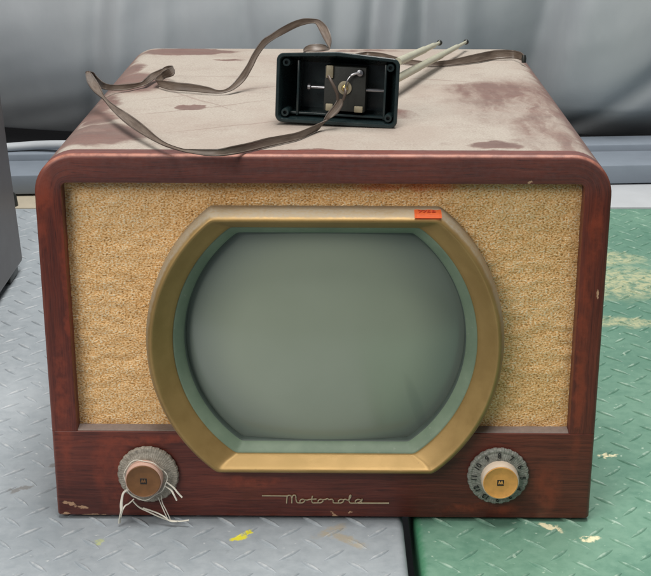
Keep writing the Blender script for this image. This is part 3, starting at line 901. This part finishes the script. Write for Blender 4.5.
bm = bmesh.new(); tube(bm, catmull([Vector(p) for p in ((.0060, .0060, .0300), (.0075, .0055, .0360), (.0110, .0060, .0410), (.0165, .0068, .0430))], 5), [.0006]*10+[.0012]*6, 8)
lathe(bm, [(.0002, .0060), (.0026, .0066), (.0032, .0086), (.0030, .0096)], 16, (.0175, 0, .0428)); obj('solder_tag', bm, M_steel, an)
# rods: built in the world and then handed to the aerial
bpy.context.view_layer.update()
inv = an.matrix_world.inverted()
def rod(u0, v0, z0, u1, v1, z1):
    p0 = onz(u0, v0, z0); p1 = onz(u1, v1, z1)
    dvec = p1-p0; p0 = p0-dvec*.10
    def at(t): return inv @ (p0+(p1-p0)*t)
    bm = bmesh.new()
    tube(bm, [at(t) for t in (0, .30, .302, .60, .602, .84, .842, .975)], [.0037, .0037, .0034, .0034, .0029, .0026, .0017, .0015], 16)
    r_ = obj('rod', bm, M_rod, an)
    bm = bmesh.new(); c = at(.985)
    bmesh.ops.create_uvsphere(bm, u_segments=16, v_segments=10, radius=.0030, matrix=Matrix.Translation(c))
    o = obj('rod_tip', bm, M_tip, None); o.parent = r_
rod(402, 60, ZT+.030, 440, 42.5, ZT+.022)
rod(402, 76, ZT+.016, 467, 41.5, ZT+.010)

# ------------------------------------------------------------------ flat twin lead
# stations: pixel of edge A, pixel of edge B, world y of A, world y of B
def yz(u, v, z): return onz(u, v, z).y
def stn(a, b, h=0., dy=0., Y=None):
    """a = edge resting h above the top, b = other edge in the same upright plane (+dy)"""
    if Y is None: Y = yz(a[0], a[1], ZT+.0008+h)
    return ony(a[0], a[1], Y), ony(b[0], b[1], Y+dy)
ST = [
 stn((337.4, 98.5), (343.6, 99.5), Y=.0885), stn((334.5, 104), (342.5, 106), Y=.0875),
 stn((326, 115), (336, 115), Y=.084), stn((317, 131), (322, 122), Y=.079), stn((299.7, 139.3), (299.7, 131.4), 0, .001),
 stn((283, 143.6), (283, 135), 0, .001), stn((266, 147.5), (266, 138), 0, .002), stn((249, 151.6), (249, 142.5), 0, .002), stn((232, 155), (232, 146), .001, .002),
 stn((219, 156.2), (219, 148.6), .002, .002), stn((207.5, 156), (206, 149), .002, .002), stn((194, 154), (193, 149), .003, .002), stn((180, 151), (181, 148.2), .004, .002),
 stn((161.5, 144.9), (163, 141), .005, .004), stn((140, 133.4), (144, 125), .006, .006), stn((124, 122), (131, 115.5), .008, .006),
 stn((111.5, 110), (115, 105.3), .010, .006), stn((103, 99.5), (105.5, 97.5), .013, .004), stn((93.5, 91.5), (101.0, 88), .016, .004),
 stn((87.2, 82.5), (96.3, 80.0), .019, .004), stn((85.6, 75.0), (91.5, 73.5), Y=.262, dy=.003), stn((86.2, 71.8), (88.6, 71.3), Y=.272, dy=.002),
 stn((91.5, 78.5), (93.0, 72.0), Y=.283), stn((96, 85.5), (96.5, 76.0), Y=.288), stn((103, 89.2), (104, 82.5), .004, .001),
 stn((113, 90.6), (113, 84.6), .002, .001), stn((126, 90.2), (126, 84), .001, .001), stn((139.5, 87.3), (139, 82.4), .001, .001),
 stn((147, 84.8), (144.5, 79.0), .002, .001), stn((154.5, 79.5), (150, 74.0), .003, .002), stn((161, 74.2), (160.5, 69), .005, .002),
 stn((169.5, 70.5), (167, 66.0), .008, .001), stn((174.2, 70), (172.5, 66.0), .010, .0), stn((173.5, 75.6), (168, 68.5), .008, .0),
 stn((165, 78.5), (161, 73.0), .004, -.002), stn((159, 84.6), (155, 79.0), .002, .0), stn((160.5, 87.3), (163.5, 80.4), .001, .0),
 stn((172, 90.3), (174, 82), .001, .001), stn((190, 91.6), (191, 83.6), .001, .001), stn((208, 93.2), (209, 87.0), .001, .001),
 stn((221, 93.5), (220, 90.2), .001, .001), stn((233, 90.2), (229, 86.8), .003, .0), stn((244.5, 81), (238.5, 76.5), .010, .0, Y=.245),
 stn((252.5, 68), (246.5, 65.0), Y=.250), stn((258.5, 56), (252.5, 53.5), Y=.255), stn((266, 45.8), (261.5, 40.5), Y=.257), stn((274, 39.6), (271, 34.0), Y=.257),
 stn((282, 35.2), (280, 28.2), Y=.255), stn((294.6, 28.6), (292, 21.9), Y=.247), stn((303.5, 25.2), (303, 18.5), Y=.238), stn((312, 23.4), (313, 18.6), Y=.228),
 stn((316.0, 24.6), (320.5, 20.4), Y=.218), stn((319.5, 31), (327.5, 27.2), Y=.206), stn((323.0, 38), (331.0, 36.0), Y=.195), stn((326.8, 44.5), (331.4, 42.5), Y=.182),
 stn((328.3, 47.6), (329.4, 49.6), Y=.172), stn((324.5, 44.9), (325.5, 50.6), Y=.160, dy=-.004), stn((317, 44.0), (318, 51.4), Y=.156, dy=-.005), stn((309, 45.2), (309, 51.4), Y=.157, dy=-.005),
 stn((304.4, 48.4), (304.0, 52.6), Y=.163, dy=-.003), stn((305.5, 52.5), (305.5, 56.5), Y=.172), stn((314, 54.5), (314, 60), Y=.180), stn((335, 54.3), (335, 61), Y=.19),
 stn((360, 58.2), (360, 52.5), 0, .002), stn((380, 58.3), (380, 52.6), 0, .002), stn((400, 63.3), (400, 57.5), 0, .002), stn((425, 66.3), (425, 61.2), 0, .002),
 stn((440, 66.4), (440, 61), 0, .002), stn((455, 65.3), (455, 58.6), 0, .002), stn((468, 63.9), (468, 55.6), 0, .002), stn((480.6, 62.2), (480.6, 52.8), 0, .002),
 stn((493, 59.9), (492, 50.6), 0, .002), stn((504, 58.8), (502, 49.6), .001, .002), stn((514, 58.6), (513, 50.2), .001, .002), stn((521, 60.2), (520.5, 52), .001, .002), stn((523.8, 62.6), (524, 55), 0., .001)]
PA = catmull([s[0] for s in ST], 6); PB = catmull([s[1] for s in ST], 6)
# keep the lead off the table top
for L in (PA, PB):
    for p in L:
        if abs(p.x) < .19 and p.y < .48 and p.y > .012: p.z = max(p.z, ZT+.0006)
bm = bmesh.new(); uvl = bm.loops.layers.uv.verify()
th = .00065
rowsF = []; Ls = 0; prev = None; LS = []
prevn = None
for i, (a, b_) in enumerate(zip(PA, PB)):
    c = (a+b_)/2
    if prev: Ls += (c-prev).length
    prev = c; LS.append(Ls)
    tdir = ((PA[min(i+1, len(PA)-1)]+PB[min(i+1, len(PB)-1)])-(PA[max(i-1, 0)]+PB[max(i-1, 0)]))
    wdir = b_-a
    nrm = tdir.cross(wdir)
    if nrm.length < 1e-9: nrm = prevn or Vector((0, -1, 0))
    nrm.normalize()
    if prevn and nrm.dot(prevn) < 0 and i % 1 == 0: pass
    prevn = nrm
    prof = [(0, .55), (.10, 1.0), (.2, .55), (.8, .55), (.9, 1.0), (1, .55)]
    ring = [(t, a+wdir*t+nrm*th*k) for t, k in prof]+[(t, a+wdir*t-nrm*th*k) for t, k in prof[::-1]]
    rowsF.append([(t, bm.verts.new(p)) for t, p in ring])
for i in range(len(rowsF)-1):
    A, B = rowsF[i], rowsF[i+1]; m = len(A)
    for k in range(m):
        j = (k+1) % m
        f = bm.faces.new((A[k][1], A[j][1], B[j][1], B[k][1]))
        for l in f.loops:
            if l.vert is A[k][1]: l[uvl].uv = (LS[i], A[k][0])
            elif l.vert is A[j][1]: l[uvl].uv = (LS[i], A[j][0])
            elif l.vert is B[j][1]: l[uvl].uv = (LS[i+1], B[j][0])
            else: l[uvl].uv = (LS[i+1], B[k][0])
bm.faces.new([v for _, v in rowsF[0]]); bm.faces.new([v for _, v in rowsF[-1]])
ld = empty('aerial_lead', onz(230, 150, ZT)); tag(ld, 'flat brown twin lead looping and twisting across the dusty top of the television', 'cable')
ob = obj('ribbon', bm, M_lead, None, angle=50); ob.parent = ld; ob.matrix_parent_inverse = Matrix.Translation(-Vector(ld.location))
bm = bmesh.new(); e0, e1 = PA[-1], PB[-1]
tube(bm, [e0+Vector((0, 0, -.0002)), (e0+e1)/2, e1], [.0022, .0026, .0018], 10)
ob = obj('cable_end', bm, M_tip, None); ob.parent = ld; ob.matrix_parent_inverse = Matrix.Translation(-Vector(ld.location))

for pts in ([(328.6, 76, .093), (330.5, 80, .0895), (334.2, 87, .0875), (337.2, 94, .0875), (337.8, 99.5, .0884)],
            [(344.6, 88.5, .091), (345.6, 92, .0885), (344.6, 96, .088), (343.2, 100, .0884)]):
    bm = bmesh.new(); tube(bm, catmull([ony(*q) for q in pts], 6), .00125, 10)
    ob = obj('conductor', bm, M_lead, None); ob.parent = ld; ob.matrix_parent_inverse = Matrix.Translation(-Vector(ld.location))
# ------------------------------------------------------------------ light
w = bpy.data.worlds.new('World'); sc.world = w; w.use_nodes = True
bg = w.node_tree.nodes['Background']; bg.inputs[0].default_value = (.86, .93, 1.0, 1); bg.inputs[1].default_value = .16
def area(name, loc, target, sx, sy, power, col):
    l = bpy.data.lights.new(name, 'AREA'); l.shape = 'RECTANGLE'; l.size = sx; l.size_y = sy; l.energy = power; l.color = col
    o = bpy.data.objects.new(name, l); COL.objects.link(o); o.location = loc
    o.rotation_euler = (Vector(target)-Vector(loc)).to_track_quat('-Z', 'Y').to_euler()
area('ceiling_light', (.2, .15, 3.0), (0, .2, 0), 2.4, 1.0, 120, (1, .97, .93))
area('front_light', (-1.9, -2.4, 2.3), (0, .1, .15), 1.8, 1.4, 66, (1, .96, .9))
sc.view_settings.view_transform = 'Standard'; sc.view_settings.look = 'None'
sc.view_settings.exposure = 0; sc.view_settings.gamma = 1
sc.render.film_transparent = False
